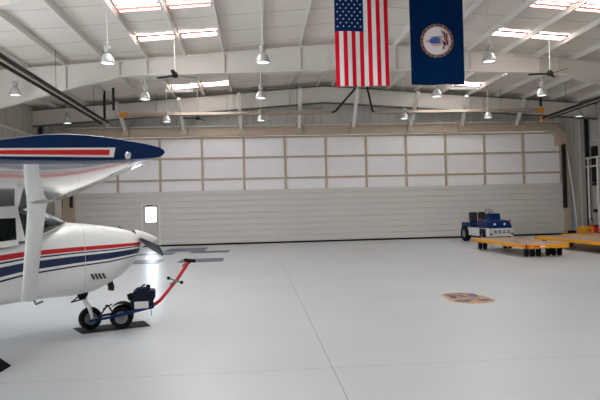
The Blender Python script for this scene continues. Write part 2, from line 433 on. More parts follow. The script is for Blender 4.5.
# ---- radiant tube heaters
def heater(name, p0, p1, lab, rm=None, bm=None, n=None):
    p0 = Vector(p0); p1 = Vector(p1); t = thing(name, lab, 'heater', tuple(p0), group='radiant tube heaters')
    d = p1-p0; L = d.length; u = d.normalized(); s = u.cross(Vector((0,0,1))).normalized()
    MB().tube([u*.25, d], .055).build('tube', M_heat, t)
    rf = MB(); prof = [(-.2, -.06), (-.12, .07), (.12, .07), (.2, -.06)]
    rf.grid([[u*.35+s*a+Vector((0,0,b)) for a, b in prof], [d+s*a+Vector((0,0,b)) for a, b in prof]], smooth=False)
    rf.grid([[u*.35+s*a+Vector((0,0,b+.006)) for a, b in prof], [d+s*a+Vector((0,0,b+.006)) for a, b in prof]], smooth=False)
    rf.build('reflector', rm or M_heat, t)
    if rm: MB().bar(u*.3+Vector((0, 0, .085)), d+Vector((0, 0, .085)), .1, .03).build('top_rail', M_tan, t)
    R = Matrix((s, u, Vector((0,0,1)))).transposed()
    MB().box(u*.12, (.2, .34, .22), R).build('burner_box', bm or M_orange, t, bevel=.015)
    n = n or max(2, int(L/3))
    for k in range(n):
        q = d*((k+.5)/n); w = p0+q
        MB().tube([q+Vector((0,0,.05)), q+Vector((0,0,zc(w.x)-w.z))], .008, 6).build('hanger', M_dark, t)
    return t
heater('tube_heater', (-6.3, 27.1, 6.34), (3.7, 27.1, 6.34), 'long tan tube heater across the roof, left of the US flag')
heater('tube_heater', (14.3, 27.1, 6.32), (5.85, 27.1, 6.32), 'long tan tube heater across the roof, right of the flag')
heater('tube_heater', (-6.75, 26.55, 5.82), (-6.55, 12.5, 5.82), 'tube heater slanting across the upper left corner of the picture', M_dark, M_heat, 3)
heater('tube_heater', (14.1, 26.8, 5.82), (13.6, 17.0, 5.82), 'tube heater slanting across the upper right corner of the picture', M_dark, None, 2)
tag(MB().tube([(3.72, 27.1, 6.34), (3.9, 27.1, 6.4), (4.95, 27.1, 7.55), (4.98, 27.1, 7.84)], .05).build('flue_pipe', M_dark), 'dark slanting flue pipe below the US flag, left one', 'flue')
tag(MB().tube([(5.8, 27.1, 6.34), (5.72, 27.1, 6.42), (5.5, 27.1, 7.5), (5.48, 27.1, 7.78)], .05).build('flue_pipe', M_dark), 'dark steep flue pipe below the gap between flags', 'flue')
for x, y, z0, lab in ((-6.25, 25.6, 6.3, 'dark hanging post beside the left burner box'), (-6.75, 26.0, 5.95, 'short dark hanging post at far left of roof'), (13.55, 25.8, 6.3, 'dark hanging post beside the right burner box')):
    tag(MB().bar((x, y, z0), (x, y, zc(x)-.03), .09, .09).build('hanging_post', M_dark), lab, 'post')
# strut rails hung below the roof
for xa, xb, y, lab in ((-3.9, -2.7, 25.2, 'white horizontal rail hung under the left far skylight'), (8.9, 10.2, 25.2, 'white horizontal rail hung under the right far skylight')):
    t = thing('hung_rail', lab, 'rail', ((xa+xb)/2, y, 7.05))
    w = (xb-xa)/2
    MB().bar((-w, 0, 0), (w, 0, 0), .1, .1).build('rail', M_steel, t)
    for e in (-1, 1): MB().tube([(e*w*.9, 0, .05), (e*w*.9, 0, zc((xa+xb)/2+e*w*.9)-7.05)], .012, 6).build('hanger', M_steel, t)

# ---- high bay lamps
def lamp():
    t = thing('high_bay_lamp', 'lamp', 'lamp', (0, 0, 0), group='hanging high bay lamps')
    # origin at lens height
    MB().tube([(0, 0, .52), (0, 0, 1.0)], .012, 6).build('cord', M_steel, t)
    MB().lathe([(0, .5), (.08, .5), (.095, .48), (.095, .37), (.07, .345), (.045, .3), (0, .29)], n=14).build('ballast_housing', M_gray2, t)
    r = MB().lathe([(.045, .3), (.085, .285), (.125, .24), (.16, .165), (.187, .08), (.2, 0), (.196, -.005), (.18, .07), (.15, .155), (.115, .22), (.04, .27)], n=24).build('reflector', M_bell, t)
    MB().lathe([(0, .01), (.1, .01), (.17, .02), (.185, .03)], n=24).build('lens', M_lampglow, t)
    return t
L0 = lamp(); used = [False]
cols = {-8.4: 'far left', -4.08: 'left', .27: 'centre left', 7.05: 'centre right', 11.2: 'right', 15.55: 'far right'}
lrows = [(16.15, 'nearest row', [(-4.08, 'leftmost'), (.27, 'middle'), (6.95, 'rightmost')]),
         (21.3, 'middle row', [(-8.3, 'far left end'), (-4.05, 'second from left'), (.25, 'centre'), (7.03, 'just under the blue flag'), (11.25, 'right end')]),
         (26.6, 'far row', [(-8.58, 'far left end'), (-4.08, 'second from left'), (.29, 'third from left'), (7.15, 'third from right'), (11.3, 'second from right'), (15.9, 'far right end')])]
for y, rn, L in lrows:
    for x, pn in L:
        lab = 'silver bell high bay lamp hanging in the %s, %s' % (rn, pn)
        z = 5.9; yy = 20.3 if x == -8.3 else y
        if used[0]: o = dup(L0, (x, yy, z), label=lab)
        else: o = L0; o.location = (x, y, z); o['label'] = lab; used[0] = True
        for c in kids(o):
            if c.name.startswith('cord'):
                c.data = c.data.copy(); H = zc(x)-z
                for v in c.data.vertices:
                    if v.co.z > .8: v.co.z = H
# ---- ceiling fans
def fan():
    t = thing('ceiling_fan', 'fan', 'fan', group='ceiling fans')
    MB().tube([(0, 0, .1), (0, 0, 1.2)], .015, 8).build('downrod', M_steel, t)
    MB().lathe([(0, .14), (.05, .14), (.1, .08), (.11, 0), (.09, -.05), (0, -.06)], n=16).build('motor', M_dark, t)
    for k in range(3):
        a = 2*PI*k/3+.35; R = Matrix.Rotation(a, 3, 'Z') @ Matrix.Rotation(.2, 3, 'X')
        MB().box(R @ Vector((.42, 0, .02)), (.66, .13, .012), R).build('blade', M_dark, t)
    return t
F0 = fan()
for i, (x, y, z, a, lab) in enumerate(((-2.66, 19.3, 6.3, .2, 'dark ceiling fan near the left lamps, in front of the girder'), (-2.78, 27.9, 6.25, .9, 'small dark ceiling fan near the end wall'), (10.57, 19.4, 6.3, .55, 'dark ceiling fan on the right side of the roof'))):
    o = F0 if i == 0 else dup(F0, (x, y, z))
    o.location = (x, y, z); o.rotation_euler = (0, 0, a); o['label'] = lab
    for c in kids(o):
        if c.name.startswith('downrod'):
            c.data = c.data.copy()
            for v in c.data.vertices:
                if v.co.z > .8: v.co.z = zc(x)-z

# ---- flags
def fwave(x, z, ph): return .035*math.sin(x*7+ph+.25*z)*(.4+.6*min(1, max(0, (7.5-z)/2.3)))
M_fr = mat('flag_red', srgb(212,20,44), .9); M_fw = mat('flag_white', srgb(226,223,220), .8); M_fb = mat('flag_navy', srgb(10,42,88), .9)
M_va = mat('flag_deep_blue', srgb(0,36,76), 1.0)
for q in (M_fr, M_fw, M_fb, M_va): q.node_tree.nodes['Principled BSDF'].inputs['Specular IOR Level'].default_value = .08
t = thing('us_flag', 'red white and blue striped flag with stars hanging from the roof', 'flag', (2.97, 15.2, 5.0))
W, H = 1.48, 2.75; x0 = -W/2
cant = .4*H+.11
m = MB(); nz = 40
zs = [H*j/nz for j in range(nz+1)]
xsn = 26
for i in range(xsn):
    for j in range(nz):
        xa, xb = x0+W*i/xsn, x0+W*(i+1)/xsn; za, zb = zs[j], zs[j+1]
        st = i//2
        mi = 2 if (st < 7 and (za+zb)/2 > H-cant) else (0 if st % 2 == 0 else 1)
        def tp(x, z): return x*(1-.0*(z/H))+.02*(1-z/H)*0
        m.add([(xa, fwave(xa, za+5, 0), za), (xb, fwave(xb, za+5, 0), za), (xb, fwave(xb, zb+5, 0), zb), (xa, fwave(xa, zb+5, 0), zb)], [(0, 1, 2, 3)], mi, True)
m.build('cloth', [M_fr, M_fw, M_fb], t, fixn=False)
st = MB(); cw = W*7/13
for r in range(11):           # along the fly, vertical here
    n = 5 if r % 2 == 0 else 4
    for k in range(n):
        cx = x0+cw*((k*2+1 if n == 5 else k*2+2)/10); cz = H-cant*(r+1)/12
        pts = []
        for q in range(10):
            a = PI/2*0+2*PI*q/10; rr = .03 if q % 2 == 0 else .012
            px, pz = cx+rr*math.cos(a), cz+rr*math.sin(a)
            pts.append((px, fwave(px, pz+5, 0)-.006, pz))
        st.add(pts+[(cx, fwave(cx, cz+5, 0)-.006, cz)], [(q, (q+1) % 10, 10) for q in range(10)], 0)
st.build('stars', M_fw, t, fixn=False)
MB().tube([(x0-.05, 0, H+.01), (-x0+.05, 0, H+.01)], .018, 8).build('rod', M_alu, t)
for e in (-1, 1): MB().tube([(e*W/2*.9, 0, H+.02), (e*W/2*.9, 0, zc(2.97)-5.0-.02)], .006, 5).build('cord', M_steel, t)

t = thing('state_flag', 'deep blue flag with a round white seal hanging from the roof', 'flag', (5.07, 15.2, 5.02))
W2 = 1.52; x0 = -W2/2
rows = []
for j in range(41):
    z = H*j/40
    rows.append([(x0+W2*i/24, fwave(x0+W2*i/24, z+5, 2), z) for i in range(25)])
MB().grid(rows).build('cloth', M_va, t, fixn=False)
MB().tube([(x0-.05, 0, H+.01), (-x0+.05, 0, H+.01)], .018, 8).build('rod', M_alu, t)
for e in (-1, 1): MB().tube([(e*W2/2*.9, 0, H+.02), (e*W2/2*.9, 0, zc(5.07)-5.02-.02)], .006, 5).build('cord', M_steel, t)
sx, sz = .0, 1.22
def onflag(x, z, e): return (x, fwave(x, z+5, 2)-e, z)
def disc(m, cx, cz, r0, r1, e, mi=0, n=48):
    if r0 == 0:
        rr = [r1*k/5 for k in range(1, 6)]
        pv = [onflag(cx, cz, e)]+[onflag(cx+rr[0]*math.cos(2*PI*k/n), cz+rr[0]*math.sin(2*PI*k/n), e) for k in range(n)]
        m.add(pv, [(0, 1+k, 1+(k+1) % n) for k in range(n)], mi, True)
        rs = rr
    else: rs = [r0, (r0+r1)/2, r1]
    for a, b in zip(rs, rs[1:]):
        m.grid([[onflag(cx+r*math.cos(2*PI*k/n), cz+r*math.sin(2*PI*k/n), e) for k in range(n+1)] for r in (a, b)], mi)
def ell(m, cx, cz, a, b, e, ang=0, mi=0, n=12):
    pts = []
    for k in range(n):
        u, v = a*math.cos(2*PI*k/n), b*math.sin(2*PI*k/n)
        pts.append(onflag(cx+u*math.cos(ang)-v*math.sin(ang), cz+u*math.sin(ang)+v*math.cos(ang), e))
    m.add(pts+[onflag(cx, cz, e)], [(k, (k+1) % n, n) for k in range(n)], mi, True)
M_s0 = mat('seal_white', srgb(224,214,214), .8); M_s1 = mat('seal_wreath_green', srgb(70,78,70), .8); M_s2 = mat('seal_wreath_red', srgb(176,72,70), .8)
M_s3 = mat('seal_blue', srgb(50,92,160), .8); M_s4 = mat('seal_brown', srgb(88,46,48), .8); M_s5 = mat('seal_flesh', srgb(206,158,146), .8); M_s6 = mat('seal_gold', srgb(150,120,96), .8)
m = MB()
disc(m, sx, sz, 0, .47, .008, 0); disc(m, sx, sz, .395, .475, .011, 1)
for k in range(22):
    a = 2*PI*k/22; ell(m, sx+.435*math.cos(a), sz+.435*math.sin(a), .042, .03, .014, a+PI/2, 2 if k % 2 else 6)
disc(m, sx, sz, .385, .4, .013, 6)
ell(m, sx-.04, sz+.0, .19, .085, .013, -.05, 3); ell(m, sx-.1, sz-.02, .1, .06, .015, .3, 3)      # blue robe
ell(m, sx-.26, sz-.01, .045, .04, .013, 0, 5); ell(m, sx+.0, sz+.1, .2, .016, .015, .0, 4); ell(m, sx-.02, sz-.1, .17, .02, .015, .05, 5)
ell(m, sx-.02, sz-.13, .12, .02, .015, .05, 5); ell(m, sx+.12, sz-.02, .05, .06, .015, 0, 5)
for dx, dz, a, b, c in ((.2, .17, .03, .09, 4), (.24, .05, .05, .07, 2), (.2, -.08, .05, .08, 4), (.28, -.05, .03, .1, 4), (.17, -.2, .03, .05, 2), (.27, .15, .025, .07, 4), (.14, .24, .018, .05, 4), (.22, -.02, .025, .03, 5)):
    ell(m, sx+dx, sz+dz, a, b, .016, .15, c)
for k in range(9): ell(m, sx+.32+.02*math.sin(k*2), sz-.2+.05*k, .012, .016, .014, 0, 4)          # motto line along the rim
m.build('seal', [M_s0, M_s1, M_s2, M_s3, M_s4, M_s5, M_s6], t, fixn=False)

# ------------------------------------------------------------------ aeroplane (local x forward, y to port)
TH = math.radians(28)
plane = thing('light_aircraft', 'white high-wing light aeroplane with red and navy stripes, cut off at left', 'aeroplane', (-2.47, 8.47, 0), TH)
def fus_mat():
    m = bpy.data.materials.new('striped_aircraft_paint'); m.use_nodes = True; nt = m.node_tree; N = nt.nodes; L = nt.links
    b = N['Principled BSDF']; b.inputs['Roughness'].default_value = .3; b.inputs['Coat Weight'].default_value = .15; b.inputs['Coat Roughness'].default_value = .04
    tc = N.new('ShaderNodeTexCoord'); sx = N.new('ShaderNodeSeparateXYZ'); L.new(tc.outputs['Object'], sx.inputs[0])
    def curve(pts):
        # piecewise linear function of x through a float curve on x in [-6,1]
        fc = N.new('ShaderNodeFloatCurve'); mr = N.new('ShaderNodeMapRange'); mr.inputs[1].default_value = -6; mr.inputs[2].default_value = 1
        L.new(sx.outputs[0], mr.inputs[0]); L.new(mr.outputs[0], fc.inputs['Value'])
        cu = fc.mapping.curves[0]; cu.points[0].location = ((pts[0][0]+6)/7, pts[0][1]/2); cu.points[1].location = ((pts[-1][0]+6)/7, pts[-1][1]/2)
        for x, z in pts[1:-1]: cu.points.new((x+6)/7, z/2)
        for p in cu.points: p.handle_type = 'VECTOR'
        fc.mapping.update()
        mu = N.new('ShaderNodeMath'); mu.operation = 'MULTIPLY'; L.new(fc.outputs[0], mu.inputs[0]); mu.inputs[1].default_value = 2
        return mu.outputs[0]
    top = curve([(-6, .95), (-1.4, 1.172), (-.883, 1.221), (-.279, 1.243), (1, 1.262)])
    bot = curve([(-6, .7), (-1.4, .8), (-.888, .913), (-.284, .973), (.192, 1.006), (.605, 1.065), (1, 1.13)])
    a = N.new('ShaderNodeMath'); a.operation = 'SUBTRACT'; L.new(top, a.inputs[0]); L.new(sx.outputs[2], a.inputs[1])
    d = N.new('ShaderNodeMath'); d.operation = 'SUBTRACT'; L.new(top, d.inputs[0]); L.new(bot, d.inputs[1])
    q = N.new('ShaderNodeMath'); q.operation = 'DIVIDE'; L.new(a.outputs[0], q.inputs[0]); L.new(d.outputs[0], q.inputs[1])
    mr = N.new('ShaderNodeMapRange'); mr.inputs[1].default_value = -.5; mr.inputs[2].default_value = 1.5; L.new(q.outputs[0], mr.inputs[0])
    cr = N.new('ShaderNodeValToRGB'); cr.color_ramp.interpolation = 'CONSTANT'
    W_, R_, B_ = srgb(220,219,216), srgb(188,8,26), srgb(0,28,70)
    stops = [(-.5, W_), (0, R_), (.21, W_), (.265, B_), (.335, W_), (.45, B_), (.80, W_), (.915, B_), (1.0, W_)]
    e = cr.color_ramp.elements
    e[0].position = 0; e[0].color = W_; e[1].position = .25; e[1].color = R_
    for p, c in stops[2:]:
        k = e.new((p+.5)/2); k.color = c
    L.new(mr.outputs[0], cr.inputs[0]); L.new(cr.outputs[0], b.inputs['Base Color'])
    return m
M_fus = fus_mat()
def sup(x, zt, zb, hw, n, k=36, sh=0):
    out = []; zm = (zt+zb)/2; hh = (zt-zb)/2
    for i in range(k):
        a = 2*PI*i/k; c, s = math.cos(a), math.sin(a)
        out.append((x, hw*math.copysign(abs(c)**(2/n), c), zm+hh*math.copysign(abs(s)**(2/n), s)))
    return out
secs = [(.775, 1.29, 1.17, .15, 2.2), (.762, 1.34, 1.10, .27, 2.3), (.72, 1.385, 1.02, .345, 2.5), (.66, 1.418, .945, .39, 2.6), (.55, 1.448, .84, .43, 2.8), (.4, 1.482, .74, .465, 2.9),
        (.24, 1.511, .665, .49, 3), (0, 1.543, .575, .515, 3.1), (-.24, 1.572, .545, .53, 3.2), (-.32, 1.575, .54, .535, 3.3), (-.5, 1.53, .545, .54, 3.4), (-.72, 1.45, .55, .54, 4), (-.9, 1.38, .55, .545, 5),
        (-1.2, 1.31, .53, .55, 6), (-1.6, 1.29, .52, .55, 6), (-2.2, 1.30, .54, .54, 6), (-2.9, 1.36, .62, .47, 4), (-3.6, 1.40, .74, .36, 3), (-4.6, 1.40, .9, .22, 2.5), (-5.7, 1.38, 1.1, .08, 2.3)]
secs = [((x-.075*max(0, x-.1)/.65*1.0,)+tuple(r)) for x, *r in secs]
m = MB().loft([sup(*s) for s in secs])
m.build('fuselage', M_fus, plane)
def seamring(x, t):
    k = [q for q in secs if q[0] >= x][-1]; k2 = [q for q in secs if q[0] < x][0]; f = (k[0]-x)/(k[0]-k2[0])
    return [k[i]+(k2[i]-k[i])*f for i in range(5)]
sr = []
for x, t in ((-.145, .003), (-.152, .003)):
    q = seamring(x, t); sr.append(sup(x, q[1]+.003, q[2]-.003, q[3]+.003, q[4]))
MB().loft(sr, cap=False).build('cowl_seam', mat('seam_grey', srgb(188,187,184), .5), plane)
# cabin: roof, pillars, windows
cab = MB()
rings = []
for x, zt, hw in ((-.95, 1.83, .46), (-1.2, 1.95, .5), (-1.9, 1.95, .5), (-2.4, 1.85, .46), (-2.75, 1.62, .40)):
    rings.append([(x, -hw, 1.68 if x > -2.5 else 1.55), (x, -hw*.9, zt-.05), (x, 0, zt), (x, hw*.9, zt-.05), (x, hw, 1.68 if x > -2.5 else 1.55)])
cab.loft(rings)
cab.build('cabin_roof', M_wht, plane)
def sidepanel(poly, name, m, out=.0, th=.02):
    for s in (-1, 1):
        def P(u, v, e):
            y = .548-(v-1.3)*.12 if v > 1.3 else .552
            return (u, s*(y+out-e), v)
        MB().prism(poly, 0, th, P).build(name, m, plane)
sidepanel([(-.885, 1.36), (-.99, 1.36), (-.995, 1.76), (-.965, 1.76)], 'windshield_pillar', M_wht, .012, .045)
sidepanel([(-.97, 1.66), (-.99, 1.76), (-2.7, 1.76), (-2.75, 1.64)], 'door_top_rail', M_wht, .012, .045)
sidepanel([(-1.9, 1.28), (-2.0, 1.28), (-2.0, 1.7), (-1.9, 1.7)], 'door_pillar', M_wht, .01, .04)
sidepanel([(-.97, 1.30), (-.97, 1.385), (-1.9, 1.29), (-1.9, 1.25)], 'door_sill', M_wht, .012, .045)
sidepanel([(-2.55, 1.3), (-2.85, 1.36), (-2.85, 1.62), (-2.45, 1.7)], 'rear_pillar', M_wht, .0, .04)
sidepanel([(-.99, 1.37), (-.99, 1.67), (-1.92, 1.67), (-1.92, 1.28)], 'door_window', M_glass, -.005, .008)
sidepanel([(-1.99, 1.30), (-1.99, 1.67), (-2.5, 1.67), (-2.55, 1.34)], 'rear_side_window', M_glass, -.005, .008)
rows = []
for j in range(9):
    v = j/8; row = []
    for i in range(25):
        a = -PI/2+PI*i/24; c, s = max(0, math.cos(a)), math.sin(a)
        base = Vector((-.885+.58*c**.85, .53*s, 1.375+.205*c)); tp = Vector((-.97+.08*c, .485*s, 1.74+.08*c))
        p = base.lerp(tp, v)+Vector((.04, 0, .03))*math.sin(PI*v)*c
        row.append(p)
    rows.append(row)
MB().grid(rows).build('windshield', M_glass, plane, fixn=False)
tr = MB().tube([r+Vector((0, 0, .004)) for r in rows[0]], .005, 6)
tr.build('windshield_trim', M_wht, plane)
MB().bb((-.92, -.46, 1.36), (-.78, .46, 1.47)).build('glareshield', M_inter, plane, bevel=.02)
for s in (-1, 1):
    se = MB(); se.bb((-1.7, s*.24-.2, .9), (-1.3, s*.24+.2, 1.06)); se.box((-1.72, s*.24, 1.3), (.12, .4, .62), Matrix.Rotation(-.15, 3, 'Y'))
    se.build('seat', M_inter, plane, bevel=.03)
MB().bb((-2.62, -.45, .7), (-2.58, .45, 1.75)).build('cabin_bulkhead', M_inter, plane)
MB().tube([(-.82, .2, 1.42), (-.95, .2, 1.46)], .012, 8).tube([(-.95, .05, 1.5), (-.95, .1, 1.42), (-.95, .3, 1.42), (-.95, .35, 1.5)], .012, 8).build('control_yoke', M_inter, plane)
# wings
def airfoil(y, xle, chord, zle, zlo, zup, sc=1., zc_=None, fl=1.):
    # closed ring from trailing edge over the top to the leading edge and back below
    out = []; n = 14
    zte = zle-.03
    for i in range(n+1):          # upper te->le
        t = 1-i/n; t2 = t**1.6
        th = (math.sqrt(max(t2, 0))*1.05*(1-t2)**.75)
        base = zle+(zte-zle)*t2
        out.append([xle-chord*t2, y, base+(zup-zle+.015*t2)*min(1, th/.63)])
    for i in range(1, n):
        t = i/n; t2 = t**1.6
        th = (math.sqrt(t2)*1.05*(1-t2)**.75)
        base = zle+(zte-zle)*t2
        out.append([xle-chord*t2, y, base-(zle-zlo)*min(1, th/.55)])
    if sc != 1.:
        xm = xle-chord*.5
        for p in out:
            p[0] = xm+(p[0]-xm)*fl; p[2] = zc_+(p[2]-zc_)*sc
    return [tuple(p) for p in out]
def interp1(T, d):
    for (a, za), (b, zb) in zip(T, T[1:]):
        if a <= d <= b: return za+(zb-za)*(d-a)/(b-a)
    return T[-1][1]
TU = [(0, 2.022), (.012, 2.043), (.04, 2.054), (.10, 2.068), (.28, 2.095), (.42, 2.106), (.52, 2.107), (.64, 2.098), (.85, 2.058), (1.16, 1.99)]
TL = [(0, 2.022), (.012, 2.0), (.04, 1.987), (.1, 1.979), (.18, 1.972), (.28, 1.963), (.45, 1.955), (.62, 1.951), (.85, 1.95), (1.16, 1.978)]
def tipring(y, sc=1., fl=1., zc_=2.012):
    out = []; n = 14; c = 1.16; xle = -.715
    for i in range(n+1): t = (1-i/n)**1.8; out.append((xle-c*t, interp1(TU, c*t)))
    for i in range(1, n): t = (i/n)**1.8; out.append((xle-c*t, interp1(TL, c*t)))
    xm = xle-c/2
    return [(xm+(x-xm)*fl, y, zc_+(z-zc_)*sc) for x, z in out]
def wing(s):
    w = MB()
    secs_ = [(-.45, -.68, 1.62, 1.825, 1.735, 1.94), (-2.6, -.68, 1.62, 1.885, 1.795, 2.01), (-5.38, -.70, 1.15, 2.015, 1.953, 2.105)]
    R = [airfoil(*q) for q in secs_[:2]]+[tipring(-5.38)]
    if s > 0: R = [[(x, -y, z) for x, y, z in r] for r in R]
    w.loft(R)
    o = w.build('right_wing' if s < 0 else 'left_wing', M_wing, plane)
    tp = MB()
    T = [tipring(-5.375, 1.01), tipring(-5.46, 1.01), tipring(-5.505, .96, .995), tipring(-5.528, .88, .985)]
    if s > 0: T = [[(x, -y, z) for x, y, z in r] for r in T]
    tp.loft(T)
    tip = tp.build('wing_tip', M_navy, o)
    Y = s*5.529
    bd = MB(); 
    bd.prism([(-1.01, 1.983), (-1.0, 2.036), (-1.75, 2.004), (-1.75, 1.970)], 0, .006, lambda u, v, e: (u, Y+s*e, v))
    bd.build('stripe_border', M_wht, o)
    bd = MB(); bd.prism([(-1.035, 1.994), (-1.03, 2.023), (-1.75, 1.994), (-1.75, 1.979)], .006, .009, lambda u, v, e: (u, Y+s*e, v))
    bd.build('red_stripe', M_red, o)
    MB().lathe([(0, .03), (.012, .027), (.02, .015), (.024, 0)], (-.935, s*5.526, 1.998), (0, s, 0), 14).build('navigation_light', M_chrome, o)
    return o
wing(-1); wing(1)
# struts
for s in (-1, 1):
    p0 = Vector((-.86, s*.5, .60)); p1 = Vector((-1.0, s*2.55, 1.83)); rings = []
    ax = (p1-p0).normalized(); fx = Vector((1, 0, 0)); tx = ax.cross(fx).normalized()
    for f_, k in ((0, 1), (.5, 1), (1, 1)):
        c = p0.lerp(p1, f_)
        rings.append([c+fx*.085*math.cos(2*PI*i/18)+tx*.03*math.sin(2*PI*i/18) for i in range(18)])
    so = MB().loft(rings).build('wing_strut', M_wht, plane)
    cf = MB(); cf.loft([[p0.lerp(p1, f_)+fx*(.085*k)*math.cos(2*PI*i/18)+tx*(.03*k)*math.sin(2*PI*i/18) for i in range(18)] for f_, k in ((.94, 1.03), (.975, 1.1), (1.0, 1.3))])
    cf.build('strut_cuff', M_wht, so)
    cf = MB(); cf.loft([[p0.lerp(p1, f_)+fx*.092*math.cos(2*PI*i/18)+tx*.036*math.sin(2*PI*i/18) for i in range(18)] for f_ in (.0, .075)])
    cf.build('strut_collar', M_wht, so)
# nose details
def bp(s):   # spinner profile
    return s
MB().lathe([(.145, -.02), (.142, .03), (.122, .09), (.096, .16), (.068, .225), (.038, .29), (.014, .335), (0, .345)], (.69, 0, 1.285), (1, 0, 0), 24).build('spinner', M_wht, plane)
pr = MB(); hub = Vector((.735, 0, 1.285))
for sg in (1, -1):
    d = Vector((0, -math.cos(math.radians(7)), -math.sin(math.radians(7))))*sg; n2 = Vector((1, 0, 0)).cross(d).normalized()
    rings = []
    for rr, ch, tw in ((.1, .07, 1.0), (.18, .13, .8), (.4, .195, .6), (.7, .2, .55), (1.0, .19, .5), (1.08, .13, .45), (1.1, .03, .3)):
        e1 = (n2*math.cos(tw)*sg+Vector((1, 0, 0))*math.sin(tw)); e2 = d.cross(e1).normalized()
        rings.append([hub+d*rr+e1*ch/2*math.cos(2*PI*i/12)+e2*ch*.09*math.sin(2*PI*i/12) for i in range(12)])
    pr.loft(rings)
pr.build('propeller', M_prop, plane)
ve = MB()
for k in range(4):
    u = -.06+.05*k
    ve.prism([(u+.01, .785), (u+.04, .785), (u+.005, .862), (u-.025, .862)], 0, .012, lambda a, b, e: (a, -.505-.004*0+e-.012+.0*(b), b))
vent = ve.build('cowl_vent', mat('vent_grey', srgb(66,64,62), .6), plane)
MB().tube([(.24, -.2, .72), (.27, -.2, .62), (.26, -.21, .575)], .045, 12).build('exhaust_pipe', M_dark, plane)
MB().tube([(-.77, -.3, .56), (-.75, -.32, .5), (-.66, -.32, .53)], .018, 8).build('boarding_step', M_gray, plane)
# nose gear
ng = MB(); ng.tube([(-.1, 0, .6), (-.06, 0, .44)], .045, 12); ng.tube([(-.06, 0, .44), (-.045, 0, .37)], .032, 12)
ngo = ng.build('nose_gear_leg', M_wht, plane)
fk = MB()
for s in (-1, 1): fk.tube([(-.045, s*.02, .40), (-.02, s*.075, .36), (.0, s*.085, .28), (.025, s*.085, .165)], [.03, .03, .026, .02], 10)
fk.build('fork', M_wht, ngo)
MB().tube([(-.09, 0, .46), (-.25, 0, .43), (-.16, 0, .49), (-.09, 0, .57)], .012, 8).build('torque_link', M_dark, ngo)
MB().lathe([(0, -.07), (.05, -.07), (.075, .0), (.085, .06), (0, .08)], (-.09, 0, .53), (0, 0, 1), 14).build('leg_boot', M_black, ngo)
def wheel(name, parent, c, r, w, axis=(0, 1, 0), hubmat=None, rimname='hub'):
    q = w/2; R = r
    tyre = MB().lathe([(R*.55, -q*.75), (R*.62, -q), (R*.85, -q), (R*.96, -q*.7), (R, -q*.3), (R, q*.3), (R*.96, q*.7), (R*.85, q), (R*.62, q), (R*.55, q*.75)], c, axis, 32).build(name, M_black, parent)
    MB().lathe([(0, -q*.55), (R*.2, -q*.6), (R*.24, -q*.4), (R*.45, -q*.35), (R*.5, -q*.8), (R*.57, -q*.8), (R*.57, q*.8), (R*.5, q*.8), (R*.45, q*.35), (R*.24, q*.4), (R*.2, q*.6), (0, q*.55)], c, axis, 24).build(rimname, hubmat or M_gray, tyre)
    return tyre
wheel('nose_wheel', plane, (.01, 0, .172), .163, .13, hubmat=M_gray)
MB().tube([(.025, -.12, .166), (.025, .12, .166)], .018, 10).build('axle', M_alu, ngo)
for s in (-1, 1):
    MB().tube([(-1.75, s*.4, .62), (-1.72, s*.9, .42), (-1.66, s*1.2, .22)], [.05, .04, .03], 10).build('main_gear_leg', M_wht, plane)
    wheel('main_wheel', plane, (-1.65, s*1.27, .215), .215, .16, hubmat=M_wht)
# tail
fin = MB(); fin.prism([(-4.7, 1.38), (-5.3, 2.55), (-5.75, 2.6), (-5.9, 1.3)], -.03, .03, lambda u, v, e: (u, e, v)); fin.build('tail_fin', M_wht, plane)
st_ = MB()
for s in (-1, 1): st_.prism([(-4.95, 0), (-5.2, 1.7), (-5.75, 1.7), (-5.85, 0)], 1.27, 1.33, lambda u, v, e: (u, s*v, e))
st_.build('tailplane', M_wht, plane)

# ------------------------------------------------------------------ aircraft tow tug (walk-behind)
TA = math.radians(8)
tug = thing('aircraft_tug', 'walk-behind engine tug with red handle clamped to the nose wheel', 'tug', (-2.02, 8.52, .009), TA)
wheel('drive_wheel', tug, (0, -.06, .163), .163, .12, hubmat=M_gray, rimname='rim')
wheel('drive_wheel', tug, (0, .08, .163), .163, .12, hubmat=M_gray, rimname='rim')
fr = MB()
for s in (-1, 1):
    fr.bar((-.43, s*.15, .145), (-.12, s*.15, .19), .025, .035); fr.bar((-.12, s*.15, .19), (.46, s*.15, .30), .025, .04)
fr.bar((-.1, -.15, .195), (-.1, .15, .195), .03, .03); fr.bar((.2, -.15, .25), (.2, .15, .25), .03, .03); fr.bar((.45, -.15, .3), (.45, .15, .3), .03, .03)
fr.build('frame', M_blue, tug)
fd = MB(); 
fd.grid([[(.2*math.cos(a)*1.0-.0, y, .165+.2*math.sin(a)) for a in [PI*.15+PI*.7*k/12 for k in range(13)]] for y in (-.14, .16)])
fd.build('fender', M_black, tug)
MB().tube([(-.3, -.12, .2), (-.18, -.1, .36), (-.22, -.1, .34)], .012, 6).tube([(-.25, -.1, .3), (-.12, -.1, .37)], .01, 6).tube([(-.18, -.1, .35), (-.1, -.1, .22)], .012, 6).build('clamp_lever', M_dark, tug)
en = thing
eb = MB(); eb.bb((.13, -.13, .29), (.45, .15, .41)); eb.bb((.17, -.14, .39), (.47, .15, .535)); eb.lathe([(0, 0), (.1, 0), (.11, .02), (.11, .05), (0, .06)], (.31, 0, .52), (0, 0, 1), 18); eb.box((.46, 0, .47), (.05, .2, .12))
M_eng = mat('engine_dark_blue', srgb(10,18,40), .6)
M_eng.node_tree.nodes['Principled BSDF'].inputs['Specular IOR Level'].default_value = .2
eo = eb.build('engine', M_eng, tug, bevel=.015)
MB().bb((.19, -.165, .285), (.39, -.135, .385)).build('muffler_guard', M_gray if False else mat('pale_metal', srgb(206,204,200), .4, .2), eo, bevel=.008)
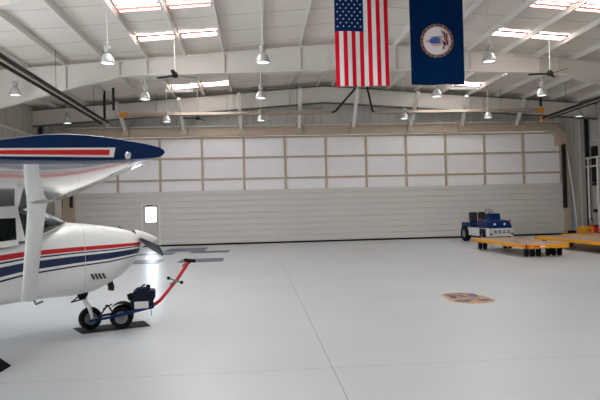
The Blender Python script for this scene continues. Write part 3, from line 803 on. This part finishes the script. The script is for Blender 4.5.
MB().lathe([(0, 0), (.045, .0), (.05, .03), (.05, .09), (0, .1)], (.15, -.08, .41), (-.2, 0, 1), 14).build('air_filter', M_black, eo)
MB().lathe([(0, 0), (.03, 0), (.03, .03), (0, .035)], (.38, 0, .575), (.2, 0, 1), 12).build('fuel_cap', M_black, eo)
MB().tube([(.27, -.05, .565), (.3, -.05, .6), (.34, -.05, .62)], .012, 6).build('throttle_lever', M_black, eo)
hd = MB().tube([(.44, 0, .29), (.48, 0, .315), (.55, 0, .365), (.60, 0, .42), (.82, 0, .685), (.985, 0, .925)], .024, 12)
ho = hd.build('handle', M_red, tug)
MB().tube([(.93, -.06, .955), (.99, -.0, .94), (1.07, .06, .925)], .026, 10).tube([(.99, -.2, .935), (.99, .2, .935)], .02, 10).build('grip', M_black, ho)
MB().tube([(.69, -.05, .69), (.86, -.05, .625)], .012, 8).tube([(.70, -.05, .60), (.80, -.05, .67)], .012, 8).build('control_lever', M_gray, ho)
for p in ((.68, -.05, .695), (.87, -.05, .622)): MB().lathe([(0, -.025), (.02, -.02), (.025, 0), (.02, .02), (0, .025)], p, (0, 0, 1), 12).build('lever_knob', M_black, ho)
MB().tube([(.92, 0, .83), (.89, -.03, .87), (.93, -.04, .9), (.96, -.02, .88)], .012, 8).build('clutch_bail', M_red, ho)
MB().tube([(.42, -.1, .28), (.43, -.1, .2), (.43, -.12, .17)], .009, 6).build('kickstand', M_alu, tug)
# sheet under the wheels
m = MB(); poly = [(-2.76, 8.63), (-1.80, 9.0), (-1.62, 8.58), (-2.50, 8.20)]
m.prism(poly, 0.001, .008, lambda u, v, e: (u, v, e))
tag(m.build('rubber_mat', M_plate), 'black rubber sheet lying under the nose wheel and tug', 'mat')
tag(MB().prism([(0, 0), (.18, 0), (.0, .13)], -.13, .13, lambda u, v, e: (u, e, v)).build('wheel_chock', M_black, loc=(-2.98, 6.5, .001)), 'black wheel chock on the floor at the left picture edge', 'chock')
for k, (x0, y0, x1, y1, lab) in enumerate(((-4.1, 24.7, -2.3, 26.8, 'blue floor mat nearest the personnel door'), (-2.8, 23.5, -1.2, 24.5, 'blue floor mat at the right of the far mats'),
        (-6.4, 23.0, -3.45, 24.2, 'blue floor mat partly hidden behind the propeller'), (-6.2, 19.2, -3.35, 20.7, 'blue floor mat just right of the engine cowl'), (-2.72, 19.2, -1.2, 20.6, 'blue floor mat behind the red tug handle'))):
    tag(MB().bb((x0, y0, .001), (x1, y1, .008)).build('floor_mat', M_mat), lab, 'mat', 'blue floor mats')

# ------------------------------------------------------------------ painted floor emblem
EM = [(3.43, 10.5), (3.57, 10.6), (3.85, 10.65), (4.05, 10.48), (4.12, 10.09), (4.15, 9.7), (4.05, 9.51), (3.84, 9.4), (3.58, 9.41), (3.4, 9.58), (3.36, 9.83)]
t = thing('floor_emblem', 'blue and gold shield emblem painted on the floor', 'emblem', (3.76, 10.0, 0))
M_gold = mat('emblem_gold', srgb(184,134,76), .4, noise=.08, nscale=12); M_eb = mat('emblem_blue', srgb(48,68,108), .4, noise=.25, nscale=14)
ec = (3.76, 10.0)
MB().prism([(u-ec[0], v-ec[1]) for u, v in EM], .0005, .003, lambda u, v, e: (u, v, e)).build('gold_field', M_gold, t)
m = MB()
def patch(pts): m.prism(pts, .003, .0045, lambda u, v, e: (u, v, e))
def blob(cx, cy, a, b, ang=0, n=14, seed=0):
    rnd = random.Random(seed); pts = []
    for k in range(n):
        q = 2*PI*k/n; r = .8+.35*rnd.random(); u, v = a*r*math.cos(q), b*r*math.sin(q)
        pts.append((cx+u*math.cos(ang)-v*math.sin(ang), cy+u*math.sin(ang)+v*math.cos(ang)))
    patch(pts)
blob(-.19, -.3, .15, .13, 0, seed=1); blob(.2, -.27, .13, .12, .3, seed=2); blob(-.24, .42, .05, .09, .2, seed=3); blob(.22, .3, .08, .16, 0, seed=4); blob(-.24, .1, .05, .14, 0, seed=5); blob(-.05, -.22, .1, .05, .3, seed=6)
for k in range(46):
    rnd = random.Random(50+k); blob(-.24+.46*rnd.random(), .0+.52*rnd.random(), .032, .034, 0, 7, 70+k)
for k in range(7):   # lettering band along the top edge of the shield
    u = -.2+.075*k; blob(u, .52-.02*abs(k-3)*.3, .022, .03, 0, 6, 90+k)
m.build('blue_design', M_eb, t)

# ------------------------------------------------------------------ yellow carts
M_wood = mat('weathered_plank', srgb(168,146,130), .75, noise=.15, nscale=5)
M_refl = mat('red_reflector', srgb(214,30,24), .3)
def cart(lab, x0, y0, x1, y1, wheels, refl=True):
    t = thing('flatbed_cart', lab, 'cart', ((x0+x1)/2, (y0+y1)/2, 0), group='yellow flatbed carts')
    W, L = (x1-x0)/2, (y1-y0)/2
    f = MB()
    f.bb((-W, -L, .28), (W, -L+.06, .4)); f.bb((-W, L-.06, .28), (W, L, .4)); f.bb((-W, -L, .28), (-W+.06, L, .4)); f.bb((W-.06, -L, .28), (W, L, .4))
    for k in range(1, 5): f.bb((-W, -L+2*L*k/5-.04, .27), (W, -L+2*L*k/5+.04, .34))
    f.build('frame', M_yel, t)
    n = 9
    d = MB()
    for k in range(n):
        a = -W+.065+(2*W-.13)*k/n; b = -W+.065+(2*W-.13)*(k+1)/n-.008
        d.bb((a, -L+.065, .345), (b, L-.065, .392))
    d.build('plank_deck', M_wood, t)
    for (wx, wy) in wheels:
        cx, cy = wx-(x0+x1)/2, wy-(y0+y1)/2
        k = MB(); k.bb((cx-.08, cy-.08, .255), (cx+.08, cy+.08, .28)); k.bb((cx-.065, cy-.05, .1), (cx-.055, cy+.05, .26)); k.bb((cx+.055, cy-.05, .1), (cx+.065, cy+.05, .26)); k.tube([(cx-.07, cy, .12), (cx+.07, cy, .12)], .012, 8)
        ko = k.build('caster_fork', M_dark, t)
        tw = MB().lathe([(.02, -.04), (.1, -.045), (.118, -.03), (.12, 0), (.118, .03), (.1, .045), (.02, .04)], (cx, cy, .12), (1, 0, 0), 18).build('caster_wheel', M_black, ko)
    if refl:
        for (a, b) in ((-W+.08, -W+.16), (-W+.02, -W+.06),):
            MB().bb((a, -L-.006, .32), (b, -L, .37)).build('reflector', M_refl, t)
        MB().bb((-W+.25, -L-.006, .315), (-W+.45, -L, .36)).build('reflector', M_refl, t)
        MB().bb((-W+.47, -L-.006, .315), (-W+.62, -L, .36)).build('white_reflector', M_wht, t)
        MB().bb((-W-.006, L-.5, .32), (-W, L-.3, .37)).build('reflector', M_refl, t)
        MB().bb((-W-.006, -L+.1, .32), (-W, -L+.25, .37)).build('reflector', M_refl, t)
    return t
cart('yellow flatbed cart with plank deck nearest the tow tractor', 8.3, 17.0, 9.75, 21.45, [(8.45, 17.3), (8.65, 17.3), (8.85, 17.3), (9.22, 17.4), (9.4, 17.4), (9.6, 17.4), (8.42, 20.9), (8.6, 20.9), (9.4, 20.9), (9.58, 20.9)])
cart('yellow flatbed cart at the right picture edge', 10.92, 15.6, 12.4, 21.6, [(11.08, 16.6), (11.3, 16.6), (12.2, 16.6), (11.1, 21.2), (12.2, 21.2)], False)
cart('yellow flatbed cart behind the one at the right edge, showing one corner', 12.58, 17.6, 14.0, 22.6, [(12.75, 18.0), (13.8, 18.0), (12.75, 22.2), (13.8, 22.2)], False)

# ------------------------------------------------------------------ tow tractor (local: faces -y)
tr = thing('tow_tractor', 'blue and white airport tow tractor with two black seats', 'tractor', (10.36, 24.95, 0), math.radians(3))
M_seat = mat('charcoal_vinyl', srgb(36,34,34), .6)
M_tw = mat('tractor_white', srgb(208,206,204), .4, noise=.06)
hw = .57
b = MB(); b.prism([(-1.35, .3), (-1.38, .62), (-1.3, .66), (1.28, .66), (1.3, .6), (1.3, .3)], -hw, hw, lambda u, v, e: (e, u, v))
b.build('chassis', M_tw, tr, bevel=.02)
b = MB(); b.prism([(-1.34, .66), (-1.18, .9), (-1.05, .97), (-.3, 1.03), (-.2, .66)], -hw+.03, hw-.03, lambda u, v, e: (e, u, v))
hood = b.build('hood', M_blue, tr, bevel=.025)
b = MB(); b.prism([(-.55, .9), (-.5, 1.27), (-.15, 1.3), (-.1, .66), (-.55, .66)], -.1, .42, lambda u, v, e: (e, u, v))
b.build('dash_cowl', M_blue, tr, bevel=.02)
b = MB(); b.bb((-hw-.02, .3, .68), (hw+.02, 1.38, .88)); b.bb((-hw-.02, 1.2, .45), (hw+.02, 1.38, .7)); b.bb((-hw+.05, -.1, .64), (hw-.05, .35, .7))
b.build('rear_deck', M_blue, tr, bevel=.02)
for s in (-.32, .1):
    se = MB(); se.bb((s-.19, .25, .72), (s+.19, .65, .86)); se.box((s, .66, 1.11), (.38, .13, .5), Matrix.Rotation(-.12, 3, 'X'))
    se.build('seat', M_seat, tr, bevel=.055)
MB().tube([(.14, -.2, 1.2), (.14, .0, 1.40)], .015, 8).tube([(.14+.18*math.cos(a), .0+.18*math.sin(a)*.8, 1.41+.18*math.sin(a)*.35) for a in [2*PI*k/18 for k in range(19)]], .014, 8, cap=False).build('steering_wheel', M_black, tr)
for s in (-.3, .3):
    MB().lathe([(.045, 0), (.045, .05), (.035, .06), (0, .065)], (s*.75, -1.24, .82), (0, -1, .35), 18).build('headlight', mat('headlight_lens', srgb(235,232,225), .15), hood)
gr = MB()
for k in range(6): gr.bar((-.17, -1.25+.022*k, .75+.03*k), (.17, -1.25+.022*k, .75+.03*k), .02, .02)
gr.build('grille', M_dark, hood)
vn = MB()
for k in range(4):
    for j in range(2): vn.bb((-.32+.2*k, -1.39, .52-.08*j), (-.2+.2*k, -1.37, .56-.08*j))
vn.build('bumper_vent', M_dark, tr)
for x in (-.45, .5): MB().bb((x-.05, -1.392, .38), (x+.05, -1.36, .44)).build('tow_hook', M_dark, tr)
MB().lathe([(0, 0), (.05, 0), (.05, .06), (0, .07)], (hw-.05, -1.15, .93), (0, 0, 1), 12).build('marker_light', M_refl, tr)
MB().lathe([(0, 0), (.04, 0), (.04, .06), (0, .07)], (-hw+.06, -.5, 1.0), (0, 0, 1), 12).build('marker_light', M_refl, tr)
for s in (-1, 1):
    wheel('rear_wheel', tr, (s*(hw-.02), .98, .36), .36, .26, (1, 0, 0), M_gray, 'rim')
    wheel('front_wheel', tr, (s*(hw-.06), -.82, .29), .29, .2, (1, 0, 0), M_gray, 'rim')
for s in (-1, 1): MB().bb((s*hw-.006, -1.12, .28), (s*hw+.006, -.5, .64)).build('wheel_arch', M_dark, tr)
MB().bb((-hw+.12, -.5, .2), (hw-.12, 1.2, .32)).build('underbody', M_dark, tr)

# ------------------------------------------------------------------ right-hand corner
eq = thing('ground_power_unit', 'yellow equipment box with red unit against the right end wall', 'equipment', (15.85, 26.0, 0))
m = MB(); m.bb((-.4, -.3, .12), (.36, .3, .52)); m.build('body', M_yel, eq, bevel=.03)
MB().bb((.06, -.33, .2), (.3, .1, .6)).build('red_unit', M_red, eq, bevel=.04)
MB().bb((.08, -.345, .5), (.25, -.33, .6)).build('gauge_panel', M_dark, eq)
MB().bb((-.22, -.31, .3), (-.08, -.3, .4)).build('side_panel', M_red, eq)
MB().tube([(.05, 0, .6), (.0, 0, .78), (.12, 0, .9), (.28, 0, .8)], .018, 8).build('hose', M_black, eq)
for x in (-.3, .27): 
    for y in (-.31, .31): MB().lathe([(0, -.03), (.12, -.03), (.12, .03), (0, .03)], (x, y, .12), (0, 1, 0), 16).build('wheel', M_black, eq)
bg = MB(); bg.bb((-.35, -.2, 0.002), (.3, .2, .22)); bg.bb((-.1, -.15, .2), (.2, .15, .34))
tag(bg.build('tool_bag', M_black, bevel=.05, loc=(15.05, 26.2, 0)), 'low black bag on the floor left of the yellow equipment', 'bag')
rk = thing('pipe_rack', 'white pipe frame standing against the right wall', 'rack', (17.42, 27.9, 0))
for y in (.55, -.25, -1.4): MB().tube([(0, y, 0.0), (0, y, 4.02)], .05, 10).build('upright', M_steel, rk)
for z in (4.0, 3.55): MB().tube([(0, -1.5, z), (0, .75, z)], .045, 10).build('crossbar', M_steel, rk)
tag(MB().bb((17.58, 28.12, 2.7), (17.763, 28.42, 4.6)).build('cable_tray', M_dark), 'dark vertical cable tray on the right wall near corner', 'tray')
tag(MB().bb((17.58, 28.1, 2.55), (17.763, 28.45, 2.68)).build('junction_box', M_dark, bevel=.01), 'dark box at the foot of the cable tray', 'box')
tag(MB().bb((17.58, 28.15, 1.15), (17.763, 28.4, 1.32)).build('junction_box', M_dark, bevel=.01), 'small dark box low on the right wall', 'box')
tag(MB().tube([(XR-.06, YB-.2, 4.9), (XR-.06, 10, 4.9)], .03).build('wall_pipe', M_steel), 'thin white pipe along the right wall', 'pipe')
tag(MB().tube([(XL+.08, YB-.2, 5.55), (XL+.08, 10, 5.55)], .06).build('wall_pipe', M_steel), 'white pipe along the left wall below the roof', 'pipe')

# ------------------------------------------------------------------ light
w = bpy.data.worlds.new('sky'); S.world = w; w.use_nodes = True
bg = w.node_tree.nodes['Background']; bg.inputs[0].default_value = (.80, .89, 1.0, 1); bg.inputs[1].default_value = 6.0
def portal(name, loc, rot, sx, sy):
    l = bpy.data.lights.new(name, 'AREA'); l.shape = 'RECTANGLE'; l.size = sx; l.size_y = sy
    l.cycles.is_portal = True
    o = bpy.data.objects.new(name, l); C.objects.link(o); o.location = loc; o.rotation_euler = rot; return o
portal('left_bay_portal', (XL-.15, 7.25, 2.5), (PI/2, 0, -PI/2), 19.5, 5.0)
vs = S.view_settings; S.display_settings.display_device = 'sRGB'
vs.view_transform = 'Standard'; vs.look = 'None'; vs.gamma = 1; vs.use_curve_mapping = False; vs.exposure = -.02
S.cycles.max_bounces = 10; S.cycles.diffuse_bounces = 6
